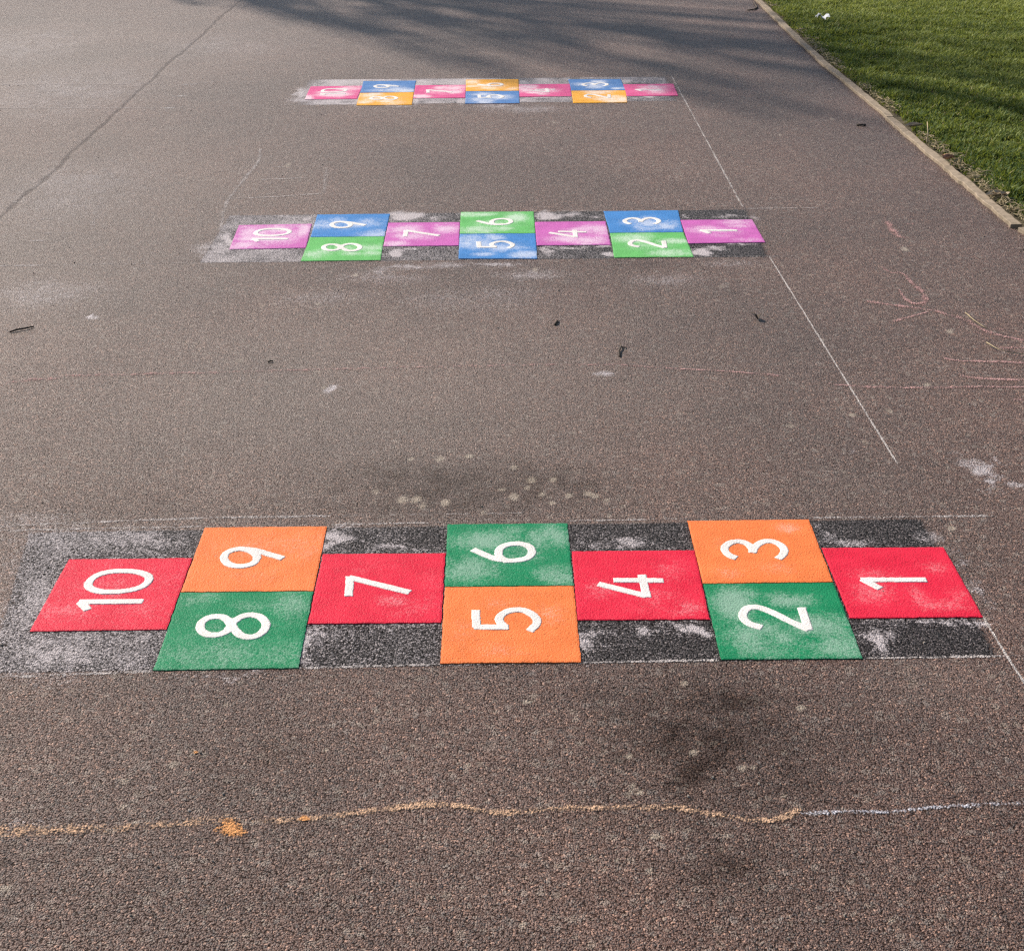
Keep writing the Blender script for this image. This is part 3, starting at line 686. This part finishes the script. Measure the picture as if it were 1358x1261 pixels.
strokes('chalk_line', [([(-20,1104),(60,1101),(150,1098)], .028, .95), ([(150,1098),(220,1093),(290,1088),(330,1088)], .022, .85), ([(395,1087),(440,1082),(500,1075),(530,1071),(570,1067),(610,1069),(640,1076),(680,1078),(720,1074),(780,1071),(860,1071)], .017, 1.0),
        ([(860,1071),(900,1072),(940,1078),(980,1085),(1015,1088)], .015, .95), ([(1000,1087),(1016,1088),(1040,1084),(1062,1072)], .016, 1.3), ([(330,1088),(395,1087)], .018, .85)], CH['orange'],
        'orange chalk line wavering across the tarmac in front of the nearest hopscotch', 'chalk line')
chalk_disc('chalk_blot', 306, 1099, .040, .026, -.6, CH['blot'], 'orange chalk blot on the wavering orange line near the left', 1.35)
strokes('chalk_line', [([(1062,1080),(1110,1077),(1180,1077),(1240,1071),(1300,1068)], .012, 1.1), ([(1300,1068),(1375,1064)], .009, .75)], CH['pale'],
        'pale bluish white chalk line carrying on from the right end of the orange line', 'chalk line')
chalk_disc('chalk_mark', 404, 1086, .013, .010, -.4, CH['blot'], 'small orange chalk dab right of the orange blot', 1.3)
chalk_disc('chalk_mark', 259, 998, .007, .006, -.4, CH['blot'], 'tiny orange chalk fleck below square eight of the nearest hopscotch', 1.5)
# ------------------------------------------------------------------ litter: twigs, leaves, straw, paper
def rod(pts, r, taper=.5, seg=6, bump=.15, sd=1):
    """closed tapering rod along 3-D points: verts, faces"""
    rr = random.Random(sd); P = [Vector(p) for p in pts]; V = []; Fc = []; sz = []
    n = len(P)
    for i, p in enumerate(P):
        t = (P[min(i + 1, n - 1)] - P[max(i - 1, 0)]).normalized(); a = t.orthogonal().normalized(); b = t.cross(a)
        ri = r * (1 - (1 - taper) * i / max(1, n - 1)) * (1 + rr.uniform(-bump, bump))
        for k in range(seg):
            an = 2 * math.pi * k / seg; V.append(tuple(p + (a * math.cos(an) + b * math.sin(an)) * ri))
    for i in range(n - 1):
        for k in range(seg):
            a, b = i * seg + k, i * seg + (k + 1) % seg; Fc += [a, b, b + seg, a + seg]; sz.append(4)
    Fc += list(range(seg))[::-1]; sz.append(seg); Fc += [(n - 1) * seg + k for k in range(seg)]; sz.append(seg)
    return V, Fc, sz
def join(parts):
    V, Fc, sz = [], [], []
    for v, f, s_ in parts:
        b = len(V); V += v; Fc += [i + b for i in f]; sz += s_
    return V, Fc, sz
def litter(name, parts, mat, label, cat, group=None):
    V, Fc, sz = join(parts); V = np.array(V); o0 = V.mean(0); o0[2] = 0
    o = mesh_np(name, V - o0, Fc, sz, mat, smooth=True); o.location = o0
    return tag(o, label, cat, group)
def gp(px, py, z): a = G(px, py); return (a[0], a[1], z)
litter('twig', [rod([gp(13,442,.004), gp(22,439.5,.006), gp(34,437.5,.006), gp(45,434.5,.004)], .0035, .8)], TWIG, 'short dark twig lying alone on the tarmac at the left edge', 'twig')
litter('twig', [rod([gp(822,474,.003), gp(821,467,.006), gp(824,462,.007), gp(822,458,.005)], .0030, .7), rod([gp(823,462,.007), gp(829,463,.005), gp(829,461,.004)], .0022, .7)], TWIG,
       'tiny forked dark twig between the nearest and middle hopscotch grids', 'twig')
litter('seed_pod', [rod([gp(736,432,.003), gp(737.3,430,.006), gp(739,427.5,.005), gp(740,426,.003)], .0042, .6)], TWIG, 'tiny dark seed pod on the tarmac left of the forked twig', 'seed pod')
litter('twig', [rod([gp(1000,4,.004), gp(1004,11.5,.006), gp(1000,14,.008), gp(991,15,.005)], .007, .6)], TWIG, 'dark twig by the edging board near the top of the picture', 'twig')
litter('twig', [rod([gp(1136,167,.004), gp(1142,167.5,.007), gp(1148,167,.004)], .006, .7)], TWIG, 'small dark twig near the stepped joint of the edging boards', 'twig')
litter('twig', [rod([gp(355,481.5,.003), gp(359,480.5,.005), gp(362,480,.003)], .003, .7)], TWIG, 'very small dark twig left of the white chalk spot', 'twig')
def leaf(c, L, W, ang, curl, lift=.003, n=8):
    V, Fc, sz = [], [], []
    ca, sa = math.cos(ang), math.sin(ang)
    for side in (0, 1):
        for i in range(n + 1):
            t = i / n; wd = W * math.sin(math.pi * min(1, t * .93 + .05)) ** .8
            for u in (-1, -.5, 0, .5, 1):
                x = (t - .5) * L; y = u * wd / 2; z = lift + curl * (abs(u) ** 1.6) * wd + curl * .35 * L * (t - .5) ** 2 * 2 + (.0009 if side else 0)
                V.append((c[0] + x * ca - y * sa, c[1] + x * sa + y * ca, z))
    m = 5; B = (n + 1) * m
    for i in range(n):
        for k in range(m - 1):
            a = i * m + k; Fc += [a, a + 1, a + m + 1, a + m]; sz.append(4); Fc += [B + a, B + a + m, B + a + m + 1, B + a + 1]; sz.append(4)
    for i in range(n):
        for a, b in ((i * m, (i + 1) * m), (i * m + m - 1, (i + 1) * m + m - 1)): Fc += [a, b, B + b, B + a]; sz.append(4)
    return V, Fc, sz
litter('dead_leaf', [leaf(G(1004,424), .034, .020, 1.5, .8), rod([gp(996,416,.004), gp(1000,418.5,.008), gp(1004,421,.006)], .0018, .8)], TWIG, 'dark curled dead leaf on the tarmac left of the white guide line', 'leaf')
litter('dead_leaf', [leaf(G(1257,221), .075, .035, .5, .5, .035), leaf(G(1252,219), .05, .03, 1.9, .5, .035)], DRYLEAF, 'crumpled reddish brown dead leaf lodged behind the edging board', 'leaf')
litter('dead_leaf', [leaf(G(1212,173), .10, .05, .3, .35, .018)], TANLEAF, 'pale tan dead leaf behind the edging board just past the stepped joint', 'leaf')
litter('dead_leaf', [leaf(G(1321,266), .10, .055, .2, .3, .020), leaf(G(1331,267), .07, .04, 1.1, .4, .024)], TANLEAF, 'broad pale tan dead leaf beside the grass near the right picture edge', 'leaf')
litter('dry_stem', [rod([gp(1229,195,.02), gp(1228.5,191,.06), gp(1226,189,.10)], .004, .5)], STRAW, 'pale dry stem standing upright behind the edging board', 'stem')
litter('straw_stem', [rod([gp(1280,415.5,.003), gp(1291,426.5,.006), gp(1303,435,.006), gp(1311,437.5,.003)], .0017, .6)], STRAW, 'straw coloured stem beside the pink chalk strokes, upper of two', 'stem')
litter('straw_stem', [rod([gp(1308,455,.003), gp(1320,464.5,.008), gp(1334,470.5,.010), gp(1356,472.5,.008), gp(1372,472,.003)], .0017, .6)], STRAW, 'straw coloured stem beside the pink chalk strokes, lower of two, casting a shadow', 'stem')
pp = G(1090, 33)
pr = random.Random(5); V = []; Fc = []; sz = []
for j in range(6):
    for i in range(9): V.append((pp[0] + (i - 4) * .011 + pr.uniform(-.004, .004), pp[1] + (j - 2.5) * .014 + pr.uniform(-.004, .004), .045 + pr.uniform(0, .022) + .012 * math.sin(i)))
for j in range(5):
    for i in range(8): a = j * 9 + i; Fc += [a, a + 1, a + 10, a + 9]; sz.append(4)
litter('paper_scrap', [(V, Fc, sz)], PAPER, 'crumpled white paper scrap lying on the grass', 'litter')

# loose grit on the tarmac
Vg = []; Fg = []; sg = []; gr = random.Random(17)
for i in range(1500):
    if gr.random() < .35: yv = gr.uniform(4.6, 11.5); xv = float(kerb_x(yv)) - abs(gr.gauss(0, .10)) - .01
    else: yv = 1.4 + 9.5 * gr.random() ** 1.5; xv = gr.uniform(-.46 * yv - .3, min(1.85, .46 * yv + .3))
    r = .0011 + .0022 * gr.random() ** 3; b0 = len(Vg); a0 = gr.uniform(0, 6)
    if any((xv - q[0]) ** 2 + (yv - q[1]) ** 2 < .2 for q in ()): continue
    rr = [r * gr.uniform(.7, 1.3) for _ in range(5)]
    for k in range(5): Vg.append((xv + rr[k] * math.cos(a0 + k * 1.257), yv + rr[k] * math.sin(a0 + k * 1.257), .0005))
    for k in range(5): Vg.append((xv + .6 * rr[k] * math.cos(a0 + k * 1.257 + .3), yv + .6 * rr[k] * math.sin(a0 + k * 1.257 + .3), .0005 + r * gr.uniform(.8, 1.2)))
    for k in range(5): Fg += [b0 + k, b0 + (k + 1) % 5, b0 + 5 + (k + 1) % 5, b0 + 5 + k]; sg.append(4)
    Fg += [b0 + 5 + k for k in range(5)]; sg.append(5)
GRIT = make_simple('grit', (.06, .05, .045), (.38, .33, .28), 9, .8, .0005)
tag(mesh_np('loose_grit', Vg, Fg, sg, GRIT), 'loose grit scattered over the tarmac', 'grit', kind='stuff')

# dead grass and soil crumbs between board and lawn
parts = []; lr = random.Random(8)
for i in range(1500):
    yv = 4.9 + (11.6 - 4.9) * lr.random() ** 1.6; xv = float(kerb_x(yv)) + .052 + abs(lr.gauss(0, .035)) + .004
    if vnoise(np.array([yv]), np.array([.7]), 2.6, 55, 2)[0] < .42: continue
    an = lr.uniform(0, math.pi); L = lr.uniform(.015, .05); d = (math.cos(an) * L / 2, math.sin(an) * L / 2)
    z = lr.uniform(.006, .03)
    parts.append(rod([(xv - d[0], yv - d[1], z), (xv, yv, z + lr.uniform(0, .008)), (xv + d[0], yv + d[1], z)], lr.uniform(.0012, .0028), .6, 4, .2, i))
V, Fc, sz = join(parts); o = mesh_np('dead_grass_litter', V, Fc, sz, STRAW); tag(o, 'dead grass strewn along the back of the edging boards', 'dead grass', kind='stuff')

# ------------------------------------------------------------------ lawn
def lawn(n, x0, x1, y0, y1):
    x = rng.uniform(x0, x1, n * 2); y = rng.uniform(y0, y1, n * 2)
    kx = kerb_x(y); d = x - kx - .06
    ragged = vnoise(x * 0 + .2, y, 5, 17, 3) * .10 - .015
    keep = d > ragged * rng.uniform(.3, 1.0, n * 2)
    x, y, d = x[keep][:n], y[keep][:n], d[keep][:n]; n = len(x)
    tuft = vnoise(x, y, 9, 3, 3); patch = vnoise(x, y, 1.6, 4, 3)
    hgt = (.017 + .025 * rng.random(n)) * (.25 + 1.6 * tuft ** 1.3) * np.clip(.45 + d / .12, .45, 1.0)
    wid = .0022 + .0026 * rng.random(n)
    az = rng.uniform(0, 2 * np.pi, n); lean = hgt * (.25 + .9 * rng.random(n)); lx, ly = np.cos(az) * lean, np.sin(az) * lean
    fa = az + rng.normal(0, .7, n) + np.pi / 2; wx, wy = np.cos(fa) * wid, np.sin(fa) * wid
    V = np.zeros((n, 5, 3), np.float32); z0 = -.006
    V[:, 0] = np.stack([x - wx, y - wy, x * 0 + z0], 1); V[:, 1] = np.stack([x + wx, y + wy, x * 0 + z0], 1)
    V[:, 2] = np.stack([x + wx * .8 + lx * .38, y + wy * .8 + ly * .38, z0 + hgt * .65], 1); V[:, 3] = np.stack([x - wx * .8 + lx * .38, y - wy * .8 + ly * .38, z0 + hgt * .65], 1)
    V[:, 4] = np.stack([x + lx, y + ly, z0 + hgt * (.85 + .25 * rng.random(n))], 1)
    b = (np.arange(n) * 5)[:, None]
    Fc = np.concatenate([b + np.array([[0, 1, 2, 3]]), b + np.array([[3, 2, 4]])], 1).ravel()
    sz = np.tile([4, 3], n)
    shade_ = .35 * np.exp(-((x - 2.7) / .9) ** 2 - ((y - 5.6) / 1.4) ** 2)  # shade painted into the blade tone at the lower right of the lawn
    shade_ = shade_ + .22 * np.exp(-(d / .55) ** 2)  # more painted shade, darkening the blades along the kerb
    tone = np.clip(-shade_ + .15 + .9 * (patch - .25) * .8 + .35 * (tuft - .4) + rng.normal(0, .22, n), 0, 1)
    dry = (rng.random(n) < (.035 + .30 * np.clip(.09 - d, 0, .09) / .09)) * rng.uniform(.5, 1, n)
    rep = lambda a: np.repeat(a, 5)
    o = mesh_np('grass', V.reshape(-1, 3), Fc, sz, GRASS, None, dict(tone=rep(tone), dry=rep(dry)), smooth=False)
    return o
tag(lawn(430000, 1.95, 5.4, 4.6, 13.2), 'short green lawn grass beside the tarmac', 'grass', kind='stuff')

# ------------------------------------------------------------------ the tree whose shadow crosses the far tarmac
def poplar(base, H, label):
    root = empty('tree', (base[0], base[1], 0)); tag(root, label, 'tree')
    tr_ = random.Random(21); parts = [rod([(0, 0, -.1), (.03, .02, H * .25), (-.02, .05, H * .5), (.02, 0, H * .75), (0, .02, H)], .17, .12, 10, .04, 2)]
    twigs = []
    for i in range(74):
        z = H * (.30 + .57 * tr_.random() ** .85); t = min(1, z / H + .06)
        reach = (2.0 * math.sin(math.pi * min(1, max(0, (t - .18) / .82)) ** 1.4) + .2) * tr_.uniform(.5, 1.0)
        a = tr_.uniform(0, 2 * math.pi); up = reach * tr_.uniform(1.4, 2.6)
        p0 = Vector((0, 0, z)); p3 = Vector((math.cos(a) * reach, math.sin(a) * reach, min(z + up, H * 1.04)))
        p1 = p0.lerp(p3, .35) + Vector((math.cos(a), math.sin(a), 0)) * reach * .15; p2 = p0.lerp(p3, .7) + Vector((math.cos(a), math.sin(a), 0)) * reach * .10
        r0 = .035 + .045 * (1 - t); parts.append(rod([p0, p1, p2, p3], r0, .25, 6, .1, i))
        for j in range(9):
            q = p0.lerp(p3, tr_.uniform(.25, 1)); aa = a + tr_.uniform(-1.3, 1.3); l = tr_.uniform(.3, .8)
            e = q + Vector((math.cos(aa) * l * .45, math.sin(aa) * l * .45, l)); parts.append(rod([q, q.lerp(e, .5) + Vector((.02, .02, 0)), e], .008, .4, 4, .1, j))
            twigs.append((q, e))
    V, Fc, sz = join(parts); o = mesh_np('trunk', V, Fc, sz, BARK, root, smooth=True)
    L = []; 
    for (q, e) in twigs:
        if vnoise(np.array([q.x + 5]), np.array([q.z]), .9, 13, 2)[0] < .40: continue
        for k in range(tr_.choice((2, 7, 13, 18, 26))):
            c = q.lerp(e, tr_.random()) + Vector((tr_.gauss(0, .05), tr_.gauss(0, .05), tr_.gauss(0, .09)))
            d1 = Vector((tr_.gauss(0, 1), tr_.gauss(0, 1), tr_.gauss(0, 1))).normalized(); d2 = d1.orthogonal().normalized(); s_ = tr_.uniform(.03, .06)
            L.append((c, d1 * s_, d2 * s_ * .7))
    V = []; Fc = []; sz = []
    for c, a, b in L:
        i = len(V); V += [tuple(c - a), tuple(c - b * .9), tuple(c + a), tuple(c + b * .9)]; Fc += [i, i + 1, i + 2, i + 3]; sz.append(4)
    mesh_np('crown', V, Fc, sz, LEAFM, root)
TREE_H = 17.0
tip = np.array([3.62, 7.20]); ln = TREE_H / math.tan(SUN_EL)
hz = np.array([to_sun.x, to_sun.y]); hz /= np.linalg.norm(hz)
poplar(tip + hz * ln, TREE_H, 'tall slender poplar standing beyond the tarmac at the upper left, seen by its shadow')
